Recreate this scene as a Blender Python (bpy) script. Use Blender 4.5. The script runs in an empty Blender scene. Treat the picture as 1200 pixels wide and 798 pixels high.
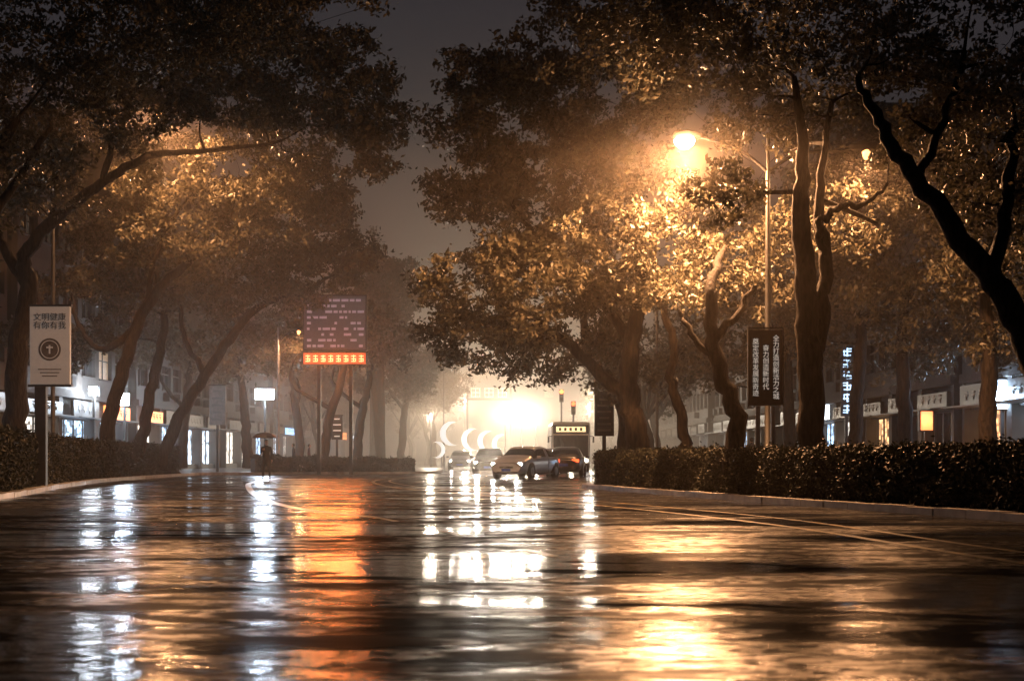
import bpy, math, random
import numpy as np
from mathutils import Vector
F=1667.0
def P(u,v,d): return ((u-600)/F*d, d, 1+(535-v)/F*d)
def G(u,v):
    d=F/(v-535.0); return ((u-600)/F*d,d)
scene=bpy.context.scene
col=scene.collection
try:
    scene.view_settings.view_transform='Standard'; scene.view_settings.look='None'
except Exception: pass
# ------------------------------------------------------------ materials
def newmat(name):
    m=bpy.data.materials.new(name); m.use_nodes=True; nt=m.node_tree
    return m,nt,nt.nodes['Principled BSDF']
def pm(name,c,rough=.6,metal=0,var=.25,scale=6,em=None,es=0,coat=0,nosample=False):
    m,nt,b=newmat(name)
    tc=nt.nodes.new('ShaderNodeTexCoord'); n=nt.nodes.new('ShaderNodeTexNoise'); n.inputs['Scale'].default_value=scale
    n.inputs['Detail'].default_value=5
    nt.links.new(tc.outputs['Object'],n.inputs['Vector'])
    r=nt.nodes.new('ShaderNodeValToRGB'); r.color_ramp.elements[0].position=.3; r.color_ramp.elements[1].position=.7
    r.color_ramp.elements[0].color=tuple(x*(1-var) for x in c)+(1,); r.color_ramp.elements[1].color=tuple(min(1,x*(1+var)) for x in c)+(1,)
    nt.links.new(n.outputs['Fac'],r.inputs['Fac']); nt.links.new(r.outputs['Color'],b.inputs['Base Color'])
    b.inputs['Roughness'].default_value=rough; b.inputs['Metallic'].default_value=metal
    b.inputs['Coat Weight'].default_value=coat
    if em:
        b.inputs['Emission Color'].default_value=tuple(em)+(1,); b.inputs['Emission Strength'].default_value=es
    if nosample: m.cycles.emission_sampling='NONE'
    return m
M={}
M['metal']=pm('dark_metal',(.035,.035,.035),.5,.5)
M['pole']=pm('galvanised_pole',(.25,.25,.25),.5,.3)
M['black']=pm('black_rubber',(.015,.015,.015),.7)
M['glass']=pm('dark_glass',(.01,.012,.015),.08,coat=1)
M['wall']=pm('render_wall',(.045,.04,.035),.85,scale=.8)
M['wall2']=pm('tile_wall',(.05,.043,.038),.7,scale=1.5)
M['trim']=pm('trim_concrete',(.06,.053,.047),.8)
M['frame']=pm('window_frame',(.03,.03,.03),.5)
M['lens']=pm('lamp_lens',(1,.8,.5),.3,em=(1,.8,.55),es=120,nosample=True)
M['lensdim']=pm('lamp_lens_dim',(1,.6,.3),.3,em=(1,.42,.14),es=4,nosample=True)
M['white']=pm('white_paint',(.75,.75,.75),.4)
M['stone']=pm('kerb_stone',(.36,.34,.32),.45,scale=3,var=.35,coat=.4)
M['soil']=pm('soil',(.05,.04,.03),.9)
M['winlit']=pm('lit_window',(.5,.4,.3),.5,em=(1,.6,.28),es=.22,nosample=True)
M['windark']=pm('dark_window',(.02,.025,.03),.1,coat=.5)
M['strokes']=pm('sign_strokes',(.25,.23,.2),.6)
def barkmat():
    m,nt,b=newmat('bark')
    tc=nt.nodes.new('ShaderNodeTexCoord'); mp=nt.nodes.new('ShaderNodeMapping'); mp.inputs['Scale'].default_value=(9,9,2)
    n=nt.nodes.new('ShaderNodeTexNoise'); n.inputs['Scale'].default_value=1.5; n.inputs['Detail'].default_value=8
    nt.links.new(tc.outputs['Object'],mp.inputs[0]); nt.links.new(mp.outputs[0],n.inputs['Vector'])
    r=nt.nodes.new('ShaderNodeValToRGB'); r.color_ramp.elements[0].position=.35;r.color_ramp.elements[1].position=.7
    r.color_ramp.elements[0].color=(.005,.004,.0035,1); r.color_ramp.elements[1].color=(.035,.026,.02,1)
    nt.links.new(n.outputs['Fac'],r.inputs[0]); nt.links.new(r.outputs[0],b.inputs['Base Color'])
    bp=nt.nodes.new('ShaderNodeBump'); bp.inputs['Strength'].default_value=.9; bp.inputs['Distance'].default_value=.07
    nt.links.new(n.outputs['Fac'],bp.inputs['Height']); nt.links.new(bp.outputs[0],b.inputs['Normal'])
    b.inputs['Roughness'].default_value=.8; b.inputs['Specular IOR Level'].default_value=.15
    return m
def leafmat(name,c0,c1,tr=.22,rough=.45,spec=.5):
    m,nt,b=newmat(name)
    g=nt.nodes.new('ShaderNodeNewGeometry'); r=nt.nodes.new('ShaderNodeValToRGB')
    r.color_ramp.elements[0].color=c0+(1,); r.color_ramp.elements[1].color=c1+(1,)
    nt.links.new(g.outputs['Random Per Island'],r.inputs[0])
    nt.links.new(r.outputs[0],b.inputs['Base Color']); b.inputs['Roughness'].default_value=rough; b.inputs['Specular IOR Level'].default_value=spec
    t=nt.nodes.new('ShaderNodeBsdfTranslucent'); nt.links.new(r.outputs[0],t.inputs[0])
    mx=nt.nodes.new('ShaderNodeMixShader'); mx.inputs[0].default_value=tr
    nt.links.new(b.outputs[0],mx.inputs[1]); nt.links.new(t.outputs[0],mx.inputs[2])
    nt.links.new(mx.outputs[0],nt.nodes['Material Output'].inputs['Surface'])
    return m
M['bark']=barkmat(); M['leaf']=leafmat('camphor_leaf',(.035,.036,.022),(.13,.11,.07),.2); M['hedge']=leafmat('hedge_leaf',(.008,.01,.006),(.028,.028,.015),.1,.55,.25)
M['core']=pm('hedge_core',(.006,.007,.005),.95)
def roadmat():
    m,nt,b=newmat('wet_asphalt')
    N=nt.nodes.new; L=nt.links.new
    tc=N('ShaderNodeTexCoord')
    def noise(scale,sx=1,sy=1,det=4,dist=0,off=0):
        mp=N('ShaderNodeMapping'); mp.inputs['Scale'].default_value=(sx,sy,1); mp.inputs['Location'].default_value=(off,off*.7,0); L(tc.outputs['Object'],mp.inputs[0])
        n=N('ShaderNodeTexNoise'); n.inputs['Scale'].default_value=scale; n.inputs['Detail'].default_value=det; n.inputs['Distortion'].default_value=dist
        L(mp.outputs[0],n.inputs['Vector']); return n
    def mr(src,a,b_,c,d):
        r=N('ShaderNodeMapRange'); r.inputs[1].default_value=a; r.inputs[2].default_value=b_; r.inputs[3].default_value=c; r.inputs[4].default_value=d
        L(src,r.inputs[0]); return r.outputs[0]
    def mul(a,c):
        r=N('ShaderNodeMath'); r.operation='MULTIPLY'; L(a,r.inputs[0]); L(c,r.inputs[1]); return r.outputs[0]
    def mx(a,c):
        r=N('ShaderNodeMath'); r.operation='MAXIMUM'; L(a,r.inputs[0]); L(c,r.inputs[1]); return r.outputs[0]
    big=noise(.35,.45,1.2,5,.6); mid=noise(1.6,.7,1.5,7,.5); fine=noise(38,1,1,3); rip=noise(6,.9,1.5,4,.4); band=noise(.9,.45,1.1,7,1.2,7.3); sp=noise(8,.8,1.2,6,.3,3.1)
    puddle=mr(big.outputs[0],.42,.54,0,1)
    r1=mul(puddle,mr(mid.outputs[0],.35,.65,.5,1))
    L(mr(r1,0,1,.09,.38),b.inputs['Roughness'])
    d1=mul(mr(mid.outputs[0],.5,.57,0,1),puddle); d2=mr(band.outputs[0],.555,.585,0,1); d3=mul(mr(sp.outputs[0],.5,.56,0,.88),mr(big.outputs[0],.4,.5,.2,1))
    dm=mx(mx(d1,d2),d3)
    b.inputs['IOR'].default_value=1.33
    rg=N('ShaderNodeBsdfDiffuse'); rg.inputs['Color'].default_value=(.014,.014,.016,1)
    mixs=N('ShaderNodeMixShader'); L(mr(dm,0,1,0,.86),mixs.inputs[0]); L(b.outputs[0],mixs.inputs[1]); L(rg.outputs[0],mixs.inputs[2]); L(mixs.outputs[0],nt.nodes['Material Output'].inputs['Surface'])
    c=N('ShaderNodeValToRGB'); c.color_ramp.elements[0].color=(.010,.011,.012,1); c.color_ramp.elements[1].color=(.04,.04,.04,1)
    L(fine.outputs[0],c.inputs[0]); L(c.outputs[0],b.inputs['Base Color'])
    b1=N('ShaderNodeBump'); b1.inputs['Distance'].default_value=.004; L(mr(r1,0,1,.08,.8),b1.inputs['Strength']); L(fine.outputs[0],b1.inputs['Height'])
    b2=N('ShaderNodeBump'); b2.inputs['Distance'].default_value=.02; b2.inputs['Strength'].default_value=.36; L(rip.outputs[0],b2.inputs['Height']); L(b1.outputs[0],b2.inputs['Normal'])
    b3=N('ShaderNodeBump'); b3.inputs['Distance'].default_value=.05; b3.inputs['Strength'].default_value=.35; L(mid.outputs[0],b3.inputs['Height']); L(b2.outputs[0],b3.inputs['Normal'])
    L(b3.outputs[0],b.inputs['Normal'])
    return m
M['road']=roadmat()
M['pave']=pm('wet_paving',(.1,.09,.08),.35,scale=2,coat=.2)
def paintmat(name,c):
    m,nt,b=newmat(name); N=nt.nodes.new; L=nt.links.new
    tc=N('ShaderNodeTexCoord'); n=N('ShaderNodeTexNoise'); n.inputs['Scale'].default_value=3.5; n.inputs['Detail'].default_value=8; L(tc.outputs['Object'],n.inputs['Vector'])
    r=N('ShaderNodeValToRGB'); r.color_ramp.elements[0].position=.42; r.color_ramp.elements[1].position=.6; r.color_ramp.elements[0].color=(.03,.03,.03,1); r.color_ramp.elements[1].color=c+(1,)
    L(n.outputs['Fac'],r.inputs[0]); L(r.outputs[0],b.inputs['Base Color']); b.inputs['Roughness'].default_value=.28
    bp=N('ShaderNodeBump'); bp.inputs['Strength'].default_value=.4; bp.inputs['Distance'].default_value=.01; L(n.outputs['Fac'],bp.inputs['Height']); L(bp.outputs[0],b.inputs['Normal'])
    return m
M['yellow']=paintmat('yellow_road_paint',(.5,.34,.1)); M['wline']=paintmat('white_road_paint',(.6,.6,.57))
# ------------------------------------------------------------ mesh helpers
def qmesh(name,V,Fq,MI,mats,smooth=None):
    V=np.asarray(V,dtype=np.float32).reshape(-1,3); Fq=np.asarray(Fq,dtype=np.int32).reshape(-1,4)
    me=bpy.data.meshes.new(name); me.vertices.add(len(V)); me.vertices.foreach_set('co',V.ravel())
    me.loops.add(Fq.size); me.loops.foreach_set('vertex_index',Fq.ravel())
    me.polygons.add(len(Fq)); me.polygons.foreach_set('loop_start',np.arange(len(Fq),dtype=np.int32)*4)
    for m in mats: me.materials.append(m)
    me.polygons.foreach_set('material_index',np.asarray(MI,dtype=np.int32))
    if smooth is not None: me.polygons.foreach_set('use_smooth',np.asarray(smooth,dtype=bool))
    me.update(calc_edges=True); me.validate()
    return me
def obj(name,me,parent=None,loc=(0,0,0),rot=(0,0,0)):
    o=bpy.data.objects.new(name,me); col.objects.link(o); o.location=loc; o.rotation_euler=rot
    if parent: o.parent=parent
    return o
def empty(name,loc=(0,0,0),rz=0):
    o=bpy.data.objects.new(name,None); col.objects.link(o); o.location=loc; o.rotation_euler=(0,0,rz); o.empty_display_size=.3; return o
def pyme(name,V,Fs,mat,smooth=False):
    me=bpy.data.meshes.new(name); me.from_pydata([tuple(v) for v in V],[],Fs); 
    for m in (mat if isinstance(mat,(list,tuple)) else [mat]): me.materials.append(m)
    if smooth:
        for p in me.polygons: p.use_smooth=True
    me.update(); return me
def box(name,size,loc,mat,parent=None,bev=0,rot=(0,0,0)):
    x,y,z=[s/2 for s in size]
    V=[(-x,-y,-z),(x,-y,-z),(x,y,-z),(-x,y,-z),(-x,-y,z),(x,-y,z),(x,y,z),(-x,y,z)]
    Fs=[(0,3,2,1),(4,5,6,7),(0,1,5,4),(1,2,6,5),(2,3,7,6),(3,0,4,7)]
    o=obj(name,pyme(name,V,Fs,mat),parent,loc,rot)
    if bev:
        b=o.modifiers.new('bevel','BEVEL'); b.width=bev; b.segments=2
    return o
class Acc:
    def __init__(s): s.V=[];s.F=[];s.M=[];s.S=[];s.n=0
    def add(s,V,Fq,mi,sm):
        V=np.asarray(V,dtype=np.float32).reshape(-1,3); Fq=np.asarray(Fq,dtype=np.int32).reshape(-1,4)
        s.V.append(V); s.F.append(Fq+s.n); s.M.append(np.full(len(Fq),mi)); s.S.append(np.full(len(Fq),sm)); s.n+=len(V)
    def mesh(s,name,mats): return qmesh(name,np.concatenate(s.V),np.concatenate(s.F),np.concatenate(s.M),mats,np.concatenate(s.S))
    def box(s,x0,x1,y0,y1,z0,z1,mi):
        V=[(x0,y0,z0),(x1,y0,z0),(x1,y1,z0),(x0,y1,z0),(x0,y0,z1),(x1,y0,z1),(x1,y1,z1),(x0,y1,z1)]
        s.add(V,[(0,3,2,1),(4,5,6,7),(0,1,5,4),(1,2,6,5),(2,3,7,6),(3,0,4,7)],mi,False)
def catmull(pts,n=5):
    pts=np.array(pts,dtype=float); out=[]
    Q=np.vstack([2*pts[0]-pts[1],pts,2*pts[-1]-pts[-2]])
    for i in range(1,len(Q)-2):
        for t in np.linspace(0,1,n,endpoint=False):
            p0,p1,p2,p3=Q[i-1],Q[i],Q[i+1],Q[i+2]
            out.append(.5*((2*p1)+(-p0+p2)*t+(2*p0-5*p1+4*p2-p3)*t*t+(-p0+3*p1-3*p2+p3)*t**3))
    out.append(pts[-1]); return np.array(out)
def tube(acc,path,rad,k,mi,wob=0,rng=None):
    path=np.asarray(path,float); n=len(path)
    T=np.gradient(path,axis=0); T/=np.linalg.norm(T,axis=1)[:,None]+1e-9
    ref=np.array([0,1,0.]) if abs(T[0][1])<.9 else np.array([1.,0,0])
    V=[]
    for i in range(n):
        a=np.cross(T[i],ref); a/=np.linalg.norm(a)+1e-9; b=np.cross(T[i],a)
        for j in range(k):
            th=2*math.pi*j/k; r=rad[i]*(1+(rng.uniform(-wob,wob) if wob else 0))
            V.append(path[i]+r*(math.cos(th)*a+math.sin(th)*b))
    Fq=[(i*k+j,i*k+(j+1)%k,(i+1)*k+(j+1)%k,(i+1)*k+j) for i in range(n-1) for j in range(k)]
    acc.add(V,Fq,mi,True)
def leafquads(acc,pos,size,mi,rng,up=.35):
    n=len(pos)
    nrm=rng.normal(size=(n,3)); nrm[:,2]+=up; nrm/=np.linalg.norm(nrm,axis=1)[:,None]
    a=np.cross(nrm,rng.normal(size=(n,3))); a/=np.linalg.norm(a,axis=1)[:,None]+1e-9; b=np.cross(nrm,a)
    L=(size*rng.uniform(.7,1.3,n))[:,None]; W=L*.5
    V=np.stack([pos-a*L*.5,pos+b*W*.5-a*L*.05,pos+a*L*.5-nrm*L*.12,pos-b*W*.5-a*L*.05],axis=1).reshape(-1,3)
    acc.add(V,np.arange(n*4).reshape(n,4),mi,False)
def crownleaves(acc,C,R,rng,per,size):
    out=[]
    for c,r in zip(C,R):
        k=rng.integers(6,10); d=rng.normal(size=(k,3)); d/=np.linalg.norm(d,axis=1)[:,None]
        sub=c+d*r*rng.uniform(.35,1,(k,1))*np.array([1,1,.6])
        m=max(4,int(per*(r/.8)**2/k))
        for s in sub:
            out.append(s+rng.normal(size=(m,3))*r*.21*np.array([1,1,.7]))
    leafquads(acc,np.concatenate(out),size,mi=1,rng=rng)
def make_tree(name,limbs,crowns,seed,per=170,size=.17,cr=.8,dens=1.0):
    rng=np.random.default_rng(seed); acc=Acc(); nodes=[];nr=[]
    base=None
    for L in limbs:
        pts=np.array([list(P(u,v,d))+[r] for (u,v,d,r) in L])
        if base is None: base=pts[0,:3].copy(); base[2]=0
        s=catmull(pts,6); s[1:-1,:3]+=rng.normal(size=(len(s)-2,3))*.035
        tube(acc,s[:,:3],s[:,3],12,0,.06,rng)
        for q in s[3:]: nodes.append(q[:3]); nr.append(q[3])
    C=[];R=[]
    for c in crowns:
        u,v,ru,rv,d,rd=c; cx=np.array(P(u,v,d)); rx=np.array([ru/F*d,rd,rv/F*d])
        n=int(dens*rx[0]*rx[1]*rx[2]**.9*.85/(cr**2.2))+5
        dd=rng.normal(size=(n,3)); dd/=np.linalg.norm(dd,axis=1)[:,None]
        rr=rng.uniform(.3,1,(n,1))**.5
        for q in cx+dd*rr*rx: C.append(q); R.append(cr*rng.uniform(.6,1.25))
    C=np.array(C);R=np.array(R)
    nodes=[np.array(n) for n in nodes]
    N=np.array(nodes); dist=np.array([np.min(np.linalg.norm(N-c,axis=1)) for c in C])
    for i in np.argsort(dist):
        c=C[i]; N=np.array(nodes); dv=np.linalg.norm(N-c,axis=1)+.8*np.maximum(0,N[:,2]-c[2]); j=int(np.argmin(dv)); p=N[j]
        r0=min(nr[j]*.7,.02+.016*np.linalg.norm(c-p)+.02); mid=(p+c)/2+rng.normal(size=3)*.12*np.linalg.norm(c-p)*np.array([1,1,.5])
        s=catmull([p,mid,c],3); rad=np.linspace(r0,max(.008,r0*.35),len(s)); tube(acc,s,rad,5,0)
        for q,r in zip(s[2:],rad[2:]): nodes.append(q); nr.append(r)
    crownleaves(acc,C,R,rng,per,size)
    for k in range(len(acc.V)): acc.V[k]=acc.V[k]-base.astype(np.float32)
    me=acc.mesh(name,[M['bark'],M['leaf']])
    return obj(name,me,None,tuple(base))
# ------------------------------------------------------------ ground
def flat(name,pts,z,mat):
    return obj(name,pyme(name,[(x,y,z) for x,y in pts],[tuple(range(len(pts)))],mat))
flat('ground',[(-900,-200),(900,-200),(900,1500),(-900,1500)],-.02,M['soil'])
flat('road',[(-60,-20),(60,-20),(60,320),(-60,320)],0,M['road'])
LK=[(-10,-15),(-10.6,5),(-11.2,20)]+[G(0,585),G(60,574),G(120,565),G(190,559.5)]+[(-16.9,75.5),(-16.2,78),(-14.2,79.3)]+[G(400,555.6),(-6.5,82.6),(-5.0,83.6),(-4.4,86),(-4.6,95),(-5.6,120),(-8,160),(-12,250)]
RK=[(15,-15),(12.6,0),(10,12),G(1200,612),(5.9,29),(4.3,36),(2.8,42.5),(2.25,45.3),(2.5,47.2),(3.6,48.3),(5.2,47.6),(6.8,44),(9,38),(12,27),(16,10),(20,-15)]
LKs=catmull([p+(0,) for p in LK],5)[:,:2]; RKs=catmull([p+(0,) for p in RK],5)[:,:2]
def kerb(name,path,w=.3,h=.13,closed=False,side=1):
    seg=np.linalg.norm(np.diff(path,axis=0),axis=1); s=np.concatenate([[0],np.cumsum(seg)]); L=s[-1]
    acc=Acc(); t=0; rng=random.Random(4)
    while t<L-1:
        a,b=t,t+.98
        pa=np.array([np.interp(a,s,path[:,0]),np.interp(a,s,path[:,1])]); pb=np.array([np.interp(b,s,path[:,0]),np.interp(b,s,path[:,1])])
        d=(pb-pa)/np.linalg.norm(pb-pa); n=np.array([-d[1],d[0]])*side
        hh=h+rng.uniform(-.008,.008)
        o=n*rng.uniform(-.01,.01); q=[pa+o,pb+o,pb+n*w+o,pa+n*w+o]
        V=[(x,y,-.01) for x,y in q]+[(x,y,hh) for x,y in q]
        acc.add(V,[(0,3,2,1),(4,5,6,7),(0,1,5,4),(1,2,6,5),(2,3,7,6),(3,0,4,7)],0,False); t+=1.0
    return obj(name,acc.mesh(name,[M['stone']]))
kerb('kerb',LKs,side=1); kerb('kerb',RKs,side=-1)
flat('pavement',[tuple(p) for p in LKs]+[(-60,250),(-60,-15)],.10,M['pave'])
flat('planting_strip',[tuple(p) for p in RKs],.10,M['soil'])
flat('pavement',[(16.5,-15),(60,-15),(60,250),(9,250),(8.5,120),(10,80),(13,50)],.10,M['pave'])
kerb('kerb',catmull([(16.5,-15,0),(15.6,0,0),(13,50,0),(10,80,0),(8.5,120,0),(9,250,0)],6)[:,:2],side=-1)
def line(name,pts,w,mat,dash=None,z=.004):
    p=catmull([q+(0,) for q in pts],14)[:,:2]; d=np.gradient(p,axis=0); d/=np.linalg.norm(d,axis=1)[:,None]; n=np.stack([-d[:,1],d[:,0]],1)
    V=[];Fs=[]
    for q,m in zip(p,n): V+= [(*(q-m*w/2),z),(*(q+m*w/2),z)]
    for i in range(len(p)-1):
        if dash and (i%dash[1])>=dash[0]: continue
        Fs.append((2*i,2*i+1,2*i+3,2*i+2))
    return obj(name,pyme(name,V,Fs,mat))
line('road_marking',[G(330,560),G(296,565),G(292,572),G(305,583),G(340,594),G(390,601),G(440,606)],.2,M['wline'])
line('road_marking',[G(440,606),G(500,618),G(560,632),G(650,652),G(680,662)],.12,M['wline'],(6,18))
line('road_marking',[G(520,556),G(445,562),G(455,570),G(560,580),G(700,592),G(900,614),G(1200,660),(6.5,4)],.13,M['yellow'])
line('road_marking',[G(530,556.2),G(462,561.5),G(476,568.5),G(580,578),G(720,589),G(920,608),G(1220,650),(7.2,4)],.11,M['yellow'])
# hedges
def hedge(name,path,side,off,w,h0,h1,n,size,seed):
    rng=np.random.default_rng(seed); path=np.asarray(path); seg=np.linalg.norm(np.diff(path,axis=0),axis=1); s=np.concatenate([[0],np.cumsum(seg)]);L=s[-1]
    d=np.gradient(path,axis=0); d/=np.linalg.norm(d,axis=1)[:,None]; nn=np.stack([-d[:,1],d[:,0]],1)*side
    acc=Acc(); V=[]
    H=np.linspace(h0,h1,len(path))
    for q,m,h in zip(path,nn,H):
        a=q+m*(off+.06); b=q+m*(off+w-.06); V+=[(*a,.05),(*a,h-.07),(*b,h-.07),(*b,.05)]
    Fq=[]
    for i in range(len(path)-1):
        for j in range(4): Fq.append((4*i+j,4*i+(j+1)%4,4*i+4+(j+1)%4,4*i+4+j))
    Fq.append((0,1,2,3)); e=4*(len(path)-1); Fq.append((e,e+1,e+2,e+3))
    acc.add(V,Fq,0,False)
    t=rng.uniform(0,L,n); px=np.interp(t,s,path[:,0]); py=np.interp(t,s,path[:,1]); nx=np.interp(t,s,nn[:,0]); ny=np.interp(t,s,nn[:,1]); hh=np.interp(t,s,H)
    hh=hh+.05*np.sin(t*2.1)+.04*np.sin(t*5.3+1)+.03*np.sin(t*11)
    f=rng.uniform(0,1,n); tot=hh*1.0+w+hh*.4; pos=f*tot
    o=np.where(pos<hh,0,np.where(pos<hh+w,pos-hh,w)); z=np.where(pos<hh,pos,np.where(pos<hh+w,hh,hh-(pos-hh-w)))
    o=o+rng.normal(size=n)*.05+off+.05*np.sin(t*3.3+z*4); z=z+rng.normal(size=n)*.045
    st=rng.uniform(size=n)<.02; z=np.where(st&(pos>hh),z+rng.uniform(.03,.16,n),z)
    z=np.clip(z,.08,9)
    leafquads(acc,np.stack([px+nx*o,py+ny*o,z],1),size,1,rng,.2)
    return obj(name,acc.mesh(name,[M['core'],M['hedge']]))
i0=np.argmin(np.abs(RKs[:,1]-4)); j0=np.argmin(np.linalg.norm(RKs-np.array([2.5,47.2]),axis=1))
hedge('hedge',RKs[i0:j0],-1,.5,1.3,1.12,1.08,90000,.085,1)
k0=np.argmin(np.abs(LKs[:,1]-14)); k1=np.argmin(np.linalg.norm(LKs-np.array([-16.9,75.5]),axis=1))
hedge('hedge',LKs[k0:k1],1,.5,1.6,1.8,1.45,60000,.13,2)
k2=np.argmin(np.linalg.norm(LKs-np.array([-14.2,79.3]),axis=1)); k3=np.argmin(np.linalg.norm(LKs-np.array([-5,83.6]),axis=1))
hedge('hedge',LKs[k2:k3-1],1,.5,1.4,.95,.75,22000,.14,3)
# ------------------------------------------------------------ trees (right side)
T=make_tree
T('camphor_tree',[[(752,556,45,.42),(745,500,45,.36),(736,460,45,.32),(740,400,45,.28),(752,330,45,.2),(745,240,45,.12)],
   [(738,475,45,.24),(705,440,45,.2),(660,400,45,.15),(610,365,45,.1),(560,350,45,.06)],
   [(740,400,45,.18),(700,350,45.5,.14),(640,300,46,.1),(600,240,46,.06)]],
  [(590,350,100,70,45,3.5),(565,265,70,90,46,3),(640,250,110,100,46.5,3.2),(610,150,105,80,46,3.2),(600,85,80,45,46,3),(520,400,38,30,45,2),(660,370,90,60,46,3),(700,110,110,90,47,3),(720,30,120,60,46,3)],1,per=240,size=.19,cr=.85,dens=1.25)
T('camphor_tree',[[(728,556,52,.36),(735,500,52,.3),(720,450,52,.26),(690,420,52,.18),(680,330,52,.1)]],
  [(700,360,90,60,52,3),(620,420,80,28,52,3),(740,440,50,30,52,2)],2,per=150,size=.2,cr=.9)
T('camphor_tree',[[(800,556,43,.2),(800,500,43,.17),(788,450,43,.15),(790,400,43,.13),(770,330,43,.1),(760,260,43,.06)]],
  [(725,250,75,75,39.8,1.8),(690,215,60,45,40.5,1.7),(775,300,80,60,40.5,2),(765,215,55,50,40,1.6),(720,320,60,40,41,2)],3,per=210,size=.15,cr=.62,dens=1.2)
T('camphor_tree',[[(858,556,34.6,.25),(862,490,34.6,.22),(842,430,34.6,.19),(832,385,34.6,.17),(836,330,34.8,.13),(850,290,36.9,.07)],
   [(836,400,34.6,.12),(862,372,34.6,.09),(884,335,34.8,.06)],[(842,425,34.6,.1),(810,392,34.6,.07),(795,360,35,.04)]],
  [(850,265,70,50,39.5,2),(800,330,70,45,40,2.2),(900,260,70,60,41,2.3),(750,70,120,70,39,3),(840,60,110,60,39,3),(880,340,60,35,40,2),(900,130,80,60,41,2.5),(820,350,40,25,37.5,1)],4,per=210,size=.15,cr=.65,dens=1.15)
T('camphor_tree',[[(952,575,32,.34),(952,500,32,.3),(950,420,32,.28),(946,340,32,.25),(938,250,32,.2),(942,170,32,.13),(930,90,32,.07)],
   [(952,440,32,.2),(963,370,32.2,.18),(968,300,32.3,.15),(960,220,32.5,.1),(975,120,32.5,.06)],
   [(966,300,32.2,.1),(960,262,32,.09),(985,244,31.5,.08),(1015,240,31,.05),(1040,215,31,.03)]],
  [(950,60,150,90,32,3),(860,40,120,75,31,3),(740,10,100,40,31,2.5),(1000,215,60,40,38.5,1.6),(905,150,50,35,33.5,1.2),(838,238,22,28,31,.6),(872,205,34,16,31.5,.7),(1000,270,40,30,37.5,1.5),(1060,120,70,70,32,2.5)],5,per=220,size=.15,cr=.6,dens=1.3)
T('camphor_tree',[[(1275,600,25,.36),(1235,470,25,.3),(1190,370,25,.25),(1135,295,25,.2),(1075,210,25,.15),(1035,150,25,.11),(1005,90,25,.06)],
   [(1160,330,25,.14),(1180,240,25.4,.12),(1190,150,25.5,.08)],[(1075,210,25,.09),(1110,130,25.5,.07),(1130,60,25.5,.05)]],
  [(1110,50,130,90,25.5,2.6),(1190,150,80,110,26,2.4),(1000,30,110,60,26,2.2),(1150,250,60,50,27,1.6),(1220,280,70,60,27,1.8),(1130,150,90,80,27,2.2)],6,per=230,size=.13,cr=.5,dens=1.3)
T('camphor_tree',[[(1062,556,52,.3),(1060,480,52,.27),(1058,400,52,.22),(1065,320,52,.12)]],[(1080,280,90,90,52,3.5),(1030,350,60,50,52,3),(1130,360,70,60,53,3),(1060,180,90,70,52,3),(1060,405,70,40,54,3)],7,per=170,size=.2,cr=.9)
T('camphor_tree',[[(1003,550,56,.3),(1003,480,56,.27),(1008,400,56,.22),(1000,310,56,.12)]],[(1000,280,80,80,56,3.5),(960,360,60,50,56,3),(1000,180,90,70,56,3),(985,405,60,40,58,3)],8,per=170,size=.2,cr=.9)
T('camphor_tree',[[(1158,556,44,.3),(1158,480,44,.27),(1160,400,44,.24),(1150,330,44,.12)]],[(1160,300,90,90,44,3.2),(1210,350,60,50,44,2.5),(1170,200,90,80,44,3),(1180,395,70,40,45,2.5)],9,per=170,size=.18,cr=.8)
T('camphor_tree',[[(925,550,62,.28),(925,480,62,.25),(920,400,62,.2)]],[(915,350,80,70,62,3.5),(850,380,60,50,62,3),(820,430,50,35,63,3),(905,425,70,35,64,3)],10,per=130,size=.22,cr=1)
# left
T('camphor_tree',[[(-90,600,34,.38),(-80,450,34,.32),(-60,330,34,.26),(-30,220,34,.18),(20,140,34,.1)],[(-60,330,34,.16),(0,240,34.5,.12),(60,150,35,.07)]],
  [(30,60,150,90,35,3.2),(150,40,120,70,36,3),(-10,190,90,90,35,2.6),(230,20,120,60,37,3),(90,130,100,55,37,2.4),(350,10,100,45,37,2.4)],11,per=220,size=.16,cr=.7,dens=1.25)
T('camphor_tree',[[(15,556,47,.42),(18,480,47,.37),(22,400,47,.33),(33,340,47,.29),(30,300,47,.24),(70,250,47,.19),(120,215,47,.16),(175,182,47,.12),(240,178,46,.08),(330,165,46,.05)],
   [(33,340,47,.2),(5,290,47,.16),(-20,220,47,.1)],[(120,215,47,.12),(140,150,47,.1),(200,90,47,.07)],[(60,262,47,.12),(65,200,47,.1),(50,140,47,.06)]],
  [(330,60,120,80,46,3.5),(410,110,62,75,46,3),(240,80,110,70,46,3.4),(110,180,80,40,48,2.5),(350,140,90,40,46.5,2.6),(40,230,70,50,48,2.6),(420,180,45,40,46,2),(190,125,60,30,46,2)],12,per=230,size=.19,cr=.8,dens=1.25)
T('camphor_tree',[[(122,548,62,.36),(128,490,62,.32),(145,430,62,.28),(165,370,62,.25),(200,325,62,.2),(245,290,62,.14),(300,250,62,.08)],
   [(160,385,62,.2),(120,410,62,.13),(92,380,62,.1),(80,330,62,.06)],[(170,360,62,.14),(190,280,62,.1),(230,220,62,.06)]],
  [(285,195,90,50,58.5,2.8),(210,270,110,60,62,4),(330,250,80,60,62,3.6),(110,300,70,50,63,3),(360,210,50,50,60,3),(190,210,60,40,59,2.5)],13,per=200,size=.21,cr=.9,dens=1.15)
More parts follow.
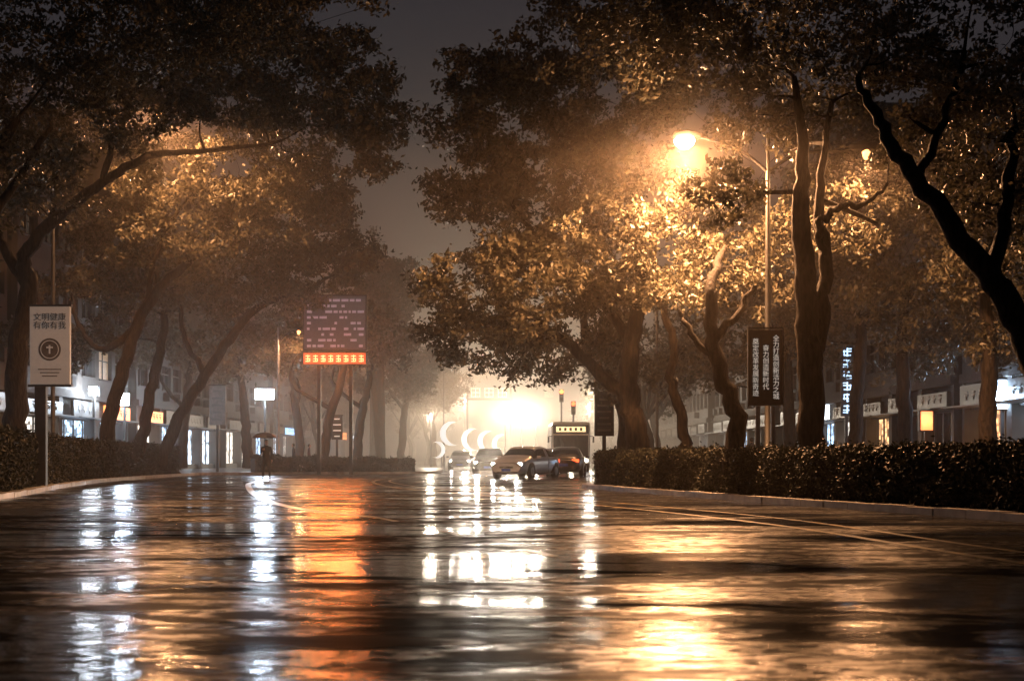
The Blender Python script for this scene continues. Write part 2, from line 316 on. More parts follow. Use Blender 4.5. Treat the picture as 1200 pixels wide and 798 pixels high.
T('camphor_tree',[[(186,548,70,.34),(205,500,70,.3),(240,440,70,.26),(275,390,70,.22),(310,355,70,.17),(350,345,70,.12),(385,325,70,.07)],[(240,440,70,.16),(215,390,70,.12),(210,340,70,.08)]],
  [(350,310,80,50,70,4),(270,330,80,45,70,4),(390,280,45,50,70,3.5),(210,340,60,40,71,3)],14,per=170,size=.24,cr=1.05,dens=1.15)
T('camphor_tree',[[(160,548,66,.3),(172,480,66,.27),(185,420,66,.23),(192,370,66,.17),(180,310,66,.1)]],[(170,320,80,45,66,4),(100,365,70,50,66,3),(60,400,60,30,67,3)],15,per=150,size=.24,cr=1.05)
for i,(u,d,lean,vt,ru) in enumerate([(213,86,8,410,55),(290,90,-6,420,50),(378,88,20,400,60),(352,98,-8,410,45),(418,96,12,415,50),(470,118,6,445,38),(508,135,-4,455,34),(446,112,-10,350,42)]):
    T('camphor_tree',[[(u,548,d,.34),(u+lean*.3,500,d,.3),(u+lean,(vt+500)/2,d,.25),(u+lean*1.6,vt,d,.12)],[(u+lean*.6,480,d,.15),(u-lean*1.2-12,450,d,.1),(u-ru*.5,vt+12,d,.06)]],
      [(u+lean,vt-20,ru,34,d,3.6),(u-ru*.5,vt,ru*.7,24,d,3),(u+ru*.5,vt,ru*.7,24,d,3)],20+i,per=110,size=.32,cr=1.25,dens=1.1)
T('camphor_tree',[[(446,545,112,.4),(446,420,112,.3),(446,340,112,.12)]],[(450,350,38,50,112,4),(440,400,46,40,112,4)],31,per=120,size=.34,cr=1.4)
T('cypress_tree',[[(437,545,125,.35),(437,330,125,.2),(437,265,125,.05)]],[(437,285,7,22,125,.8),(437,320,14,40,125,1.5),(437,370,18,40,125,2)],32,per=80,size=.3,cr=.7,dens=2.2)
acc=Acc(); rng=np.random.default_rng(77); C=[];R=[]
for (x,y) in [(-9,150),(-12,165),(-10,182),(-14,200),(9,95),(11,110),(10,128),(12,146),(13,166),(12,190),(15,215),(-18,130),(-22,150)]:
    h=rng.uniform(6.5,8.5); tube(acc,catmull([(x,y,0),(x+.3,y,2),(x-.2,y,4),(x,y,h)],4),np.linspace(.3,.1,13),7,0)
    for a in range(26):
        q=rng.normal(size=3); q/=np.linalg.norm(q); C.append(np.array([x,y,h])+q*np.array([4,4,2.3])*rng.uniform(.5,1)); R.append(rng.uniform(.9,1.6))
        if a<8: tube(acc,[(x,y,3.5),tuple((np.array([x,y,3.5])+C[-1])/2+np.array([0,0,.3])),tuple(C[-1])],[.12,.08,.03],5,0)
crownleaves(acc,np.array(C),np.array(R),rng,90,.38)
obj('distant_trees',acc.mesh('distant_trees',[M['bark'],M['leaf']]))
# ------------------------------------------------------------ text
def text(name,s,size,loc,mat,parent,sp=1.0):
    c=bpy.data.curves.new(name,'FONT'); c.body=s; c.size=size; c.align_x='CENTER'; c.align_y='CENTER'; c.extrude=.004; c.space_line=sp
    c.materials.append(mat); o=bpy.data.objects.new(name,c); col.objects.link(o); o.location=loc; o.rotation_euler=(math.pi/2,0,0); o.parent=parent; return o
# ------------------------------------------------------------ lamps
def light(name,kind,loc,power,color,parent=None,radius=.12,rot=None,**k):
    l=bpy.data.lights.new(name,kind); l.energy=power; l.color=color
    if kind in('POINT','SPOT'): l.shadow_soft_size=radius
    for a,b in k.items(): setattr(l,a,b)
    o=bpy.data.objects.new(name,l); col.objects.link(o); o.location=loc; 
    if rot: o.rotation_euler=rot
    if parent:o.parent=parent
    return o
WARM=(1,.46,.19)
def street_lamp(u,d,heads,h,mat='metal',spot=176):
    X=(u-600)/F*d; e=empty('street_lamp',(X,d,0))
    acc=Acc(); tube(acc,[(0,0,.05),(0,0,.5),(0,0,.52),(0,0,h*.6),(0,0,h)],[.13,.12,.09,.075,.05],12,0); obj('pole',acc.mesh('pole',[M[mat]]),e)
    for k,(hu,hv,hp,ls) in enumerate(heads):
        p=np.array(P(hu,hv,d)); x,z=p[0]-X,p[2]
        acc=Acc(); tube(acc,catmull([(0,0,h-1.0),(x*.3,0,h-.45+(z-h)*.2),(x*.7,0,z+.02),(x*.92,0,z+.1)],6),np.linspace(.045,.03,19),8,0); obj('arm',acc.mesh('arm',[M['metal']]),e)
        sg=1 if x>0 else -1
        acc=Acc()
        tube(acc,[(x-sg*.45,0,z+.12),(x-sg*.4,0,z+.13),(x-sg*.1,0,z+.14),(x+sg*.25,0,z+.12),(x+sg*.36,0,z+.1)],[.03,.08,.15,.13,.02],12,0); obj('lamp_head',acc.mesh('lamp_head',[M['metal']]),e)
        rr_=.27 if ls=='lens' else .11
        acc=Acc(); tube(acc,[(x,0,z+.08),(x,0,z),(x,0,z-.1),(x,0,z-.19),(x,0,z-.22)],[rr_*.85,rr_,rr_*.85,rr_*.45,.001],14,0); obj('lens',acc.mesh('lens',[M[ls]]),e)
        if hp:
            light('lamp_light','SPOT',(x,-.05,z-.36),hp,WARM,e,.14,rot=(0,0,0),spot_size=math.radians(spot),spot_blend=.2)
            if ls=='lens': light('lamp_spill','POINT',(x,-.5,z-.1),hp*.07,WARM,e,.14)
    return e
street_lamp(900,36.5,[(802,165,16500,'lens'),(1015,178,1500,'lensdim')],9.3,spot=178)
street_lamp(62,54,[(186,132,8000,'lensdim')],13.9)
street_lamp(326,84,[(350,388,1800,'lensdim')],8.6,'pole')
street_lamp(770,74,[(690,330,2600,'lensdim')],10.2,spot=150)
street_lamp(520,130,[(560,425,1500,'lensdim')],9.6)
# ------------------------------------------------------------ signs
sg=pm('lightbox_white',(.3,.29,.27),.4,em=(1,.93,.85),es=.06,var=.06); ink=pm('dark_print',(.02,.02,.02),.6); bn=pm('banner_brown',(.035,.028,.025),.4); wt=pm('white_lettering',(.8,.8,.78),.5,em=(1,.93,.82),es=.35,nosample=True)
x,y,z=P(59,405,43); e=empty('banner_sign',(x,y,0))
box('panel',(1.22,.14,2.35),(0,0,z),sg,e,.02); box('frame_top',(1.3,.18,.06),(0,0,z+1.21),M['metal'],e); box('frame_bottom',(1.3,.18,.06),(0,0,z-1.21),M['metal'],e)
box('post',(.34,.22,z-1.24),(-.28,0,(z-1.24)/2),M['metal'],e,.02); box('bracket',(.5,.08,.08),(.3,.1,z+.8),M['metal'],e)
text('slogan','文明健康\n有你有我',.25,(0,-.08,z+.72),ink,e,1.0)
def disc(name,r,loc,mat,parent,ri=0,n=28):
    V=[];Fs=[]
    for j in range(n):
        a=2*math.pi*j/n; V+=[(r*math.cos(a),0,r*math.sin(a)),(ri*math.cos(a),0,ri*math.sin(a))]
    for j in range(n): k=(j+1)%n; Fs.append((2*j,2*k,2*k+1,2*j+1))
    return obj(name,pyme(name,V,Fs,mat),parent,loc)
disc('roundel',.34,(0,-.076,z-.12),pm('grey_print',(.07,.065,.065),.6),e,.001); disc('roundel_ring',.28,(0,-.08,z-.12),sg,e,.255); 
box('roundel_bar',(.05,.006,.26),(0,-.083,z-.12),sg,e); box('roundel_bar_2',(.2,.006,.05),(0,-.087,z-.06),sg,e)
pg=pm('print_grey',(.12,.12,.12),.6)
for k in range(3): box('small_print',(.7-.12*k,.006,.035),(0,-.074,z-.72-.1*k),pg,e)
x,y,z=P(897,431,33.6); e=empty('banner_sign',(x,y,0))
box('panel',(.78,.12,1.78),(0,0,z),bn,e,.015)
for sx in(-.405,.405): box('frame_side',(.03,.15,1.84),(sx,0,z),M['metal'],e)
box('frame_top',(.84,.15,.03),(0,0,z+.935),M['metal'],e); box('post',(.1,.1,z-.9),(-.18,0,(z-.9)/2),M['pole'],e); box('post_2',(.1,.1,z-.9),(.18,0,(z-.9)/2),M['pole'],e)
for cx,s,sz in((.24,'全力打造创新活力之城',.155),(0,'奋力创造新时代',.155),(-.24,'奠定改革发展新奇迹',.155)):
    text('lettering','\n'.join(s),sz,(cx,-.068,z),wt,e,.98)
def small_sign(u,v,w,h,d,mat,lm,rows):
    x,y,z=P(u,v,d); e=empty('banner_sign',(x,y,0)); W=w/F*d; H=h/F*d
    box('panel',(W,.12,H),(0,0,z),mat,e,.02); box('frame',(W+.08,.14,.06),(0,0,z+H/2+.032),M['metal'],e); box('post',(.14,.14,z-H/2),(0,0,(z-H/2)/2),M['metal'],e)
    for r in range(rows): box('print',(W*(.7 if r%3 else .5),.01,H*.05),(0,-.07,z+H*.36-r*H*.72/max(1,rows-1)),lm,e)
small_sign(255,475,19,46,84,pm('banner_dull',(.16,.15,.14),.5),pg,5); small_sign(395,501,13,28,92,bn,wt,4); small_sign(708,486,23,50,54,bn,pm('dim_print',(.2,.17,.14),.6),6)
# LED billboard
x,y,z=P(392,384,80); e=empty('led_billboard',(x,y,0)); W=75/F*80; s=80/F
led=pm('led_panel',(.04,.04,.05),.4,em=(.5,.4,.45),es=.06,nosample=True); ledt=pm('led_text',(.3,.3,.4),.4,em=(.8,.6,.7),es=.22,nosample=True); ledr=pm('led_red',(.6,.2,.1),.4,em=(1,.42,.18),es=2.6)
ledrb=pm('led_red_ground',(.3,.05,.02),.4,em=(1,.13,.03),es=.8)
box('cabinet',(W,.35,66*s),(0,.2,z+6*s),M['metal'],e,.03); box('screen',(W-.15,.03,62*s),(0,.01,z+6*s),led,e)
rr=random.Random(5)
for r in range(9):
    xx=-W/2+.25
    while xx<W/2-.4:
        w=rr.uniform(.12,.42)
        if rr.random()<.72: box('led_glyphs',(w,.01,.14),(xx+w/2,-.012,z+6*s+1.25-r*.32),ledt,e)
        xx+=w+.08
box('strip_cabinet',(W,.35,15*s),(0,.2,z-36*s),M['metal'],e,.02); box('strip_screen',(W-.1,.03,13*s),(0,.01,z-36*s),ledrb,e)
for k in range(8):
    xx=-W/2+.3+k*(W-.6)/7
    for a,b,c,dd in((0,.14,.3,.05),(0,-.02,.3,.05),(0,-.16,.3,.05),(0,0,.05,.4),(.11,-.08,.05,.2)): box('led_characters',(c*.9,.01,dd),(xx+a,-.014-(.003 if c<.1 else 0),z-36*s+b),ledr,e)
for sx in(-.9,.9): box('post',(.2,.2,z-44*s),(sx,.25,(z-44*s)/2),M['metal'],e)
light('strip_glow','AREA',(0,-.15,z-36*s),520,(1,.25,.06),e,rot=(-math.pi/2,0,0),shape='RECTANGLE',size=W*.8,size_y=.6)
# ------------------------------------------------------------ buildings
def shopmat(name,c,st,seed):
    m,nt,b=newmat(name); N=nt.nodes.new; L=nt.links.new
    tc=N('ShaderNodeTexCoord'); mp=N('ShaderNodeMapping'); mp.inputs['Scale'].default_value=(1,1.7,2.6); mp.inputs['Location'].default_value=(seed,seed*2,0)
    br=N('ShaderNodeTexVoronoi'); br.inputs['Scale'].default_value=1.3; br.distance='CHEBYCHEV'
    L(tc.outputs['Object'],mp.inputs[0]); L(mp.outputs[0],br.inputs['Vector'])
    r=N('ShaderNodeValToRGB'); r.color_ramp.elements[0].color=tuple(c)+(1,); r.color_ramp.elements[1].color=tuple(x*.08 for x in c)+(1,); r.color_ramp.elements[0].position=.15;r.color_ramp.elements[1].position=.6
    L(br.outputs['Distance'],r.inputs[0]); L(r.outputs[0],b.inputs['Emission Color']); L(r.outputs[0],b.inputs['Base Color']); b.inputs['Emission Strength'].default_value=st
    return m
cool=[shopmat('shop_interior_cool',(.72,.85,1),4.5,0),shopmat('shop_interior_neutral',(1,.9,.78),3.2,1),shopmat('shop_interior_warm',(1,.55,.25),2.4,2),shopmat('shop_interior_blue',(.5,.72,1),5,3)]
signs=[pm('sign_white',(.8,.8,.8),.4,em=(.8,.9,1),es=4),pm('sign_orange',(.8,.3,.1),.4,em=(1,.3,.08),es=2.5),pm('sign_blue',(.2,.4,.9),.4,em=(.35,.6,1),es=3),pm('sign_dark',(.04,.035,.03),.4)]
def building(name,xf,y0,y1,floors,side,seed,lit=1.0):
    rr=random.Random(seed); e=empty(name,(xf,y0,0)); acc=Acc(); L=y1-y0; H=4.4+floors*3.2
    def bx(a,b,ya,yb,za,zb,mi): 
        p,q=a*side,b*side; acc.box(min(p,q),max(p,q),ya,yb,za,zb,mi)
    bays=max(1,int(L/5)); bw=L/bays
    bx(.3,14,0,L,4.4,H,0); bx(.9,14,0,L,.1,4.4,0)
    bx(-.15,.3,0,L,4.15,4.55,2); bx(-.2,.5,0,L,H,H+.5,2)
    for f in range(floors):
        z0=4.55+f*3.2; bx(.0,.3,0,L,z0,z0+.9,1); bx(0,.3,0,L,z0+2.5,z0+3.2-.003,1)
        yy=0
        for b in range(bays*2):
            w=bw/2; bx(0,.3,yy,yy+.35,z0+.9,z0+2.5,1); bx(0,.3,yy+w-.35,yy+w,z0+.9,z0+2.5,1)
            li=rr.random()<.06*lit
            bx(.22,.28,yy+.35,yy+w-.35,z0+.9,z0+2.5,4 if li else 3); bx(.16,.21,yy+w/2-.03,yy+w/2+.03,z0+.9,z0+2.5,5); bx(.16,.205,yy+.35,yy+w-.35,z0+1.95,z0+2.01,5)
            bx(-.06,.0,yy+.3,yy+w-.3,z0+.82,z0+.9,2)
            if rr.random()<.4: bx(-.45,-.03,yy+.5,yy+1.2,z0+.15,z0+.7,2)
            yy+=w
    obj('walls',acc.mesh('walls',[M['wall'],M['wall2'],M['trim'],M['windark'],M['winlit'],M['frame']]),e)
    for b in range(bays):
        ya=b*bw; acc=Acc(); bx(0,.8,ya-.0,ya+.3,.1,4.15,0); bx(0,.8,ya+bw-.3,ya+bw,.1,4.15,0)
        for k in range(1,4): bx(.32,.4,ya+bw*k/4-.04,ya+bw*k/4+.04,.1,3.1,1)
        bx(.3,.42,ya+.3,ya+bw-.3,3.0,3.15,1); bx(.3,.42,ya+.3,ya+bw-.3,.1,.45,1)
        bx(-1.0,.0,ya+.15,ya+bw-.15,3.06,3.12,1)
        obj('shopfront',acc.mesh('shopfront',[M['wall2'],M['frame']]),e)
        on=rr.random()<lit; acc=Acc(); bx(.7,.75,ya+.3,ya+bw-.3,.45,3.0,0)
        obj('shop_interior',acc.mesh('shop_interior',[rr.choice(cool) if on else M['windark']]),e)
        acc=Acc(); sw=rr.uniform(.3,bw*.25); bx(-.2,-.02,ya+sw,ya+bw-.3,3.2,rr.uniform(3.8,4.1),0); obj('shop_sign',acc.mesh('shop_sign',[signs[3] if not on or rr.random()<.55 else rr.choice(signs)]),e)
        acc=Acc(); 
        n=rr.randint(3,5)
        for k in range(n):
            yc=ya+sw+(bw-sw-.3)*(k+1)/(n+1); bx(-.24,-.205,yc-.2,yc+.2,3.55,3.62,0); bx(-.24,-.205,yc-.03,yc+.03,3.4,3.54,0); bx(-.24,-.205,yc-.16,yc+.16,3.68,3.75,0)
        obj('sign_strokes',acc.mesh('sign_strokes',[M['strokes']]),e)
    return e
yy=28
for i,(L,fl) in enumerate([(22,3),(18,4),(20,3),(25,5),(20,4),(30,3),(40,5)]):
    building('shop_building',-25+.02*yy,yy,yy+L-.4,fl,-1,100+i,.95); yy+=L
yy=30
for i,(L,fl) in enumerate([(20,4),(12,3),(16,4),(22,5),(30,4),(50,5)]):
    building('shop_building',20.5-.02*yy,yy,yy+L-.4,fl,1,200+i,.25 if i not in(1,) else 1.0); yy+=L
e=empty('office_building',(-9,262,0)); acc=Acc(); acc.box(-22,22,0,15,0,22,0)
for f in range(6):
    for k in range(14): acc.box(-21+k*3,-19.4+k*3,-.1,-.01,2+f*3.3,3.8+f*3.3,2 if (k*7+f*5)%9==0 else 1)
obj('walls',acc.mesh('walls',[M['wall'],M['windark'],M['winlit']]),e)
x,y,z=P(573,460,170); e=empty('roof_sign',(x,y,0)); gl=pm('sign_cream',(.8,.7,.5),.5,em=(1,.8,.5),es=1.8)
for k in(-1.6,0,1.6):
    for a in(-.5,0,.5): box('stroke',(.07,.1,1.1),(k+a,0,z),gl,e)
    for b in(-.5,0,.5): box('stroke',(1.1,.1,.07),(k,-.02,z+b),gl,e)
for k in(-2.6,2.6): box('post',(.25,.25,z+.8),(k,.2,(z+.8)/2),M['metal'],e)
box('beam',(5.6,.2,.2),(0,.2,z-.8),M['metal'],e)
def glowsign(name,u,v,d,w,h,c,st,power,post=True):
    x,y,z=P(u,v,d); e=empty(name,(x,y,0)); W=w/F*d;H=h/F*d; box('cabinet',(W+.1,.3,H+.1),(0,.16,z),M['metal'],e,.02); box('light_panel',(W,.04,H),(0,-.02,z),pm('panel_'+name,(.8,.8,.8),.4,em=c,es=st,nosample=True,var=.1),e,.01)
    if post: box('post',(.12,.12,z-H/2),(0,.16,(z-H/2)/2),M['metal'],e)
    if power: light('panel_light','POINT',(0,-.4,z),power,c,e,.3)
    return e
glowsign('shop_light_sign',1176,462,56,20,34,(.5,.72,1),4,900)
glowsign('shop_light_sign',1086,493,60,14,22,(1,.22,.05),1.3,40)
glowsign('shop_light_sign',145,468,80,12,14,(.7,.85,1),30,1000)
glowsign('shop_light_sign',109,458,78,10,10,(.85,.92,1),20,400)
glowsign('shop_light_sign',310,462,96,22,12,(.72,.85,1),30,1900)
glowsign('shop_light_sign',170,480,84,6,10,(.3,.5,1),14,0)
glowsign('shop_light_sign',5,440,70,16,30,(1,.4,.14),1.6,60)
x,y,z=P(993,446,60); e=empty('neon_sign',(x,y,0)); nb=pm('neon_blue',(.6,.8,1),.4,em=(.5,.72,1),es=1.8); box('backing',(.5,.1,3.0),(0,.1,z),M['metal'],e); box('post',(.12,.12,z-1.5),(0,.2,(z-1.5)/2),M['metal'],e)
for k in range(6):
    zz=z+1.2-k*.48
    for a,b,c,dd in((0,.13,.3,.05),(0,-.04,.34,.05),(0,0,.05,.36),(-.1,-.14,.16,.04),(.13,.02,.04,.2)): box('neon_tube',(c,.04,dd),(a*(1 if k%2 else -1),-.0-(.01 if c<.1 else 0),zz+b*(1 if k%3 else -1)),nb,e)
# crescent decorations
cm=pm('crescent_glow',(.9,.9,.9),.4,em=(.95,.93,.9),es=1.0)
for (u,v,d,r,fl) in((530,508,118,1.0,1),(554,515,134,1.05,1),(572,517,150,1.1,1),(512,527,105,.6,-1),(588,520,165,1.1,1)):
    x,y,z=P(u,v,d); e=empty('crescent_moon_light',(x,y,0)); V=[];Fs=[];n=22
    for j in range(n+1):
        a=math.radians(60+240*j/n)
        o=(r*math.cos(a)*fl,r*math.sin(a)); t=math.sin(math.pi*j/n)
        q=(o[0]+fl*r*.42*t,o[1]*(1-.18*t))
        for yy_ in(-.08,.08): V+=[(o[0],yy_,o[1]),(q[0],yy_,q[1])]
    for j in range(n):
        b=4*j; c=b+4; Fs+=[(b,c,c+1,b+1),(b+2,b+3,c+3,c+2),(b,b+2,c+2,c),(b+1,c+1,c+3,b+3)]
    obj('crescent',pyme('crescent',V,Fs,cm),e,(0,0,z)); box('pole',(.12,.12,z-r*.8),(-r*.9*fl,.15,(z-r*.8)/2),M['pole'],e); box('bracket',(.3,.1,.08),(-r*.9*fl,.1,z-r*.1),M['pole'],e)
# far bright lamps; the small-lens ones are added to spread the far glow
wl=pm('white_lamp_lens',(1,1,1),.3,em=(1,.9,.75),es=40,nosample=True)
for (u,v,d,p) in((592,484,140,6000),(611,482,158,6500),(628,487,150,5200),(505,488,125,1500),(690,478,128,3200),(545,470,175,7000)):
    x,y,z=P(u,v,d); e=empty('street_lamp',(x,y,0)); acc=Acc(); tube(acc,[(0,.3,0),(0,.3,z+.3)],[.1,.06],8,0); tube(acc,[(0,.3,z+.3),(0,0,z+.3),(0,-.3,z+.25)],[.06,.05,.05],8,0); obj('pole',acc.mesh('pole',[M['metal']]),e)
    q=.3 if u in(592,611,628) else .12
    acc=Acc(); tube(acc,[(0,-.1,z+.22),(0,-.1,z+.1),(0,-.1,z-.1),(0,-.1,z-.2)],[.05,q,q,.02],12,0); obj('lens',acc.mesh('lens',[wl]),e)
    light('lamp_light','POINT',(0,-.6,z-.1),p,(1,.8,.58),e,.3)
def traffic(u,v,d,c):
    x,y,z=P(u,v,d); e=empty('traffic_light',(x,y,0)); box('housing',(.36,.25,1.05),(0,.14,z-.33),M['black'],e,.04); box('post',(.14,.14,z),(0,.34,z/2),M['metal'],e)
    disc('lit_lamp',.17,(0,-.0,z),pm('signal_lit',(1,.2,.05),.4,em=c,es=6),e,.001)
    for k in(1,2): disc('unlit_lamp',.13,(0,.01,z-.33*k),M['glass'],e,.001)
traffic(672,473,110,(1,.08,.02)); traffic(658,459,118,(1,.2,.04))
# ------------------------------------------------------------ vehicles
hl=pm('headlight_on',(1,1,1),.2,em=(1,.95,.86),es=50,nosample=True); tl=pm('tail_light_on',(.6,.02,.01),.3,em=(1,.08,.02),es=4,nosample=True); amber=pm('indicator_amber',(1,.4,.05),.3,em=(1,.4,.05),es=1.5,nosample=True)
pb=pm('plate_blue',(.05,.1,.4),.4)
def car(name,loc,rz,paint,head=True,power=0):
    e=empty(name,loc,rz)
    st=[(-2.28,.38,.72,.66,.80,.58),(-2.12,.25,.88,.82,1.0,.7),(-1.72,.21,.94,.89,1.07,.74),(-1.25,.2,.95,.9,1.38,.64),(-.55,.2,.94,.91,1.48,.64),(-.47,.2,.94,.91,1.485,.64),(.3,.2,.93,.91,1.48,.64),(.6,.2,.92,.91,1.41,.65),(1.1,.2,.92,.9,1.02,.76),(1.85,.21,.86,.87,.92,.72),(2.2,.26,.74,.82,.82,.66),(2.3,.34,.64,.72,.72,.58)]
    V=[];Fs=[];MI=[];K=15
    for (x,zb,zt,w,zr,wt_) in st:
        h=[(0,zb),(.85*w,zb),(w,zb+.2),(w,zt-.14),(.96*w,zt),(wt_,zr-.05),(wt_*.85,zr),(0,zr+.015)]
        ring=h+[(-a,b) for a,b in h[::-1][1:-1]]
        K=len(ring); V+=[(x,a,b) for a,b in ring]
    for i in range(len(st)-1):
        for j in range(K):
            k=(j+1)%K; Fs.append((i*K+j,(i+1)*K+j,(i+1)*K+k,i*K+k)); g=0
            if j in(4,9) and 2<=i<=7 and i!=4: g=1
            if j in(5,6,7,8) and i in(2,7): g=1
            MI.append(g)
    Fs.append(tuple(range(K))[::-1]); MI.append(0); e0=(len(st)-1)*K; Fs.append(tuple(range(e0,e0+K))); MI.append(0)
    me=pyme('body',V,Fs,[paint,M['glass']],True)
    for p,m in zip(me.polygons,MI): p.material_index=m
    o=obj('body',me,e); s=o.modifiers.new('s','SUBSURF'); s.levels=1; s.render_levels=2
    for wx in(-1.4,1.42):
        for sy in(-1,1):
            acc=Acc(); tube(acc,[(wx,sy*.7,.33),(wx,sy*.74,.33),(wx,sy*.88,.33),(wx,sy*.92,.33),(wx,sy*.92,.33)],[.02,.32,.33,.3,.21],20,0); tube(acc,[(wx,sy*.915,.33),(wx,sy*.93,.33),(wx,sy*.925,.33)],[.21,.19,.02],16,1); obj('wheel',acc.mesh('wheel',[M['black'],M['pole']]),e)
            acc=Acc(); tube(acc,[(wx,sy*.8,.34),(wx,sy*.895,.34),(wx,sy*.896,.34)],[.4,.4,.02],20,0); obj('wheel_arch',acc.mesh('wheel_arch',[M['black']]),e)
    for sy in(-1,1):
        box('headlight',(.16,.36,.16),(2.2,sy*.56,.64),hl if head else M['glass'],e,.03); box('tail_light',(.14,.34,.16),(-2.2,sy*.58,.8),tl,e,.03); box('mirror',(.12,.2,.13),(.85,sy*1.0,.98),paint,e,.03)
        box('fog_light',(.06,.16,.08),(2.26,sy*.55,.38),M['glass'],e,.02); box('door_seam',(.012,.01,.6),(-.5,sy*.913,.6),M['black'],e); box('sill',(2.2,.03,.07),(0,sy*.9,.22),M['black'],e)
    box('grille',(.06,.7,.13),(2.27,0,.52),M['black'],e,.02); box('front_plate',(.02,.44,.13),(2.33,0,.4),pb,e); box('rear_plate',(.02,.44,.14),(-2.3,0,.6),pb,e)
    box('lower_intake',(.05,1.0,.1),(2.24,0,.27),M['black'],e,.02)
    if power:
        for sy in(-1,1): light('headlight_beam','SPOT',(2.45,sy*.58,.64),power,(1,.92,.8),e,.06,rot=(0,-math.radians(88),0),spot_size=math.radians(80),spot_blend=.8)
    return e
paint_d=pm('dark_paint',(.03,.03,.035),.3,.3,coat=1,var=.05); paint_w=pm('white_car_paint',(.5,.5,.52),.3,0,coat=1,var=.05); paint_g=pm('grey_car_paint',(.18,.18,.2),.3,.2,coat=1,var=.05)
x,y,_=P(617,0,66); c=car('sedan_car',(x,y,0),math.radians(-90-24),paint_w,True,260)
x,y,_=P(574,0,82); car('sedan_car',(x,y,0),math.radians(-92),paint_d,True,1700)
x,y,_=P(541,0,108); car('sedan_car',(x,y,0),math.radians(-92),paint_g,True,150)
x,y,_=P(664,0,72); car('sedan_car',(x,y,0),math.radians(84),paint_d,False)
x,y,_=P(648,0,86); car('sedan_car',(x,y,0),math.radians(88),paint_g,False)
x,y,_=P(669,0,92); e=empty('city_bus',(x,y,0)); bp=pm('bus_paint',(.6,.55,.42),.4,coat=.6,var=.05)
box('body',(2.5,10.5,2.85),(0,5.25,1.82),bp,e,.18); box('windscreen',(2.25,.05,1.35),(0,-.01,1.7),M['glass'],e,.05); box('display_surround',(2.3,.05,.56),(0,-.01,2.77),M['black'],e,.05); box('destination_display',(1.9,.05,.34),(0,-.04,2.77),pm('bus_display',(.4,.3,.2),.4,em=(1,.7,.35),es=1.6),e,.02)
for k in range(5): box('display_characters',(.16,.02,.2),(-.7+k*.34,-.075,2.77),M['black'],e)
for sx in(-1,1):
    box('headlight',(.35,.06,.18),(sx*.9,-.02,.75),hl,e,.03); box('mirror',(.12,.12,.4),(sx*1.45,-.1,2.1),M['black'],e,.03); box('mirror_arm',(.25,.04,.04),(sx*1.32,-.08,2.32),M['black'],e)
    for k in range(6): box('side_window',(.04,1.35,.9),(sx*1.245,1.4+k*1.55,2.0),M['glass'],e,.03)
    for wy in(2.2,8):
        acc=Acc(); tube(acc,[(sx*1.0,wy,.48),(sx*1.02,wy,.48),(sx*1.27,wy,.48),(sx*1.275,wy,.48)],[.02,.47,.47,.02],18,0); obj('wheel',acc.mesh('wheel',[M['black']]),e)
box('bumper',(2.45,.1,.3),(0,-.04,.45),M['black'],e,.04); box('number_plate',(.44,.02,.14),(0,-.1,.5),M['white'],e)
box('wiper',(.8,.02,.03),(-.3,-.05,1.15),M['black'],e,rot=(0,.2,0))
light('bus_headlight_beam','SPOT',(0,-.3,.8),200,(1,.85,.65),e,.1,rot=(-math.radians(86),0,0),spot_size=math.radians(80),spot_blend=.8)
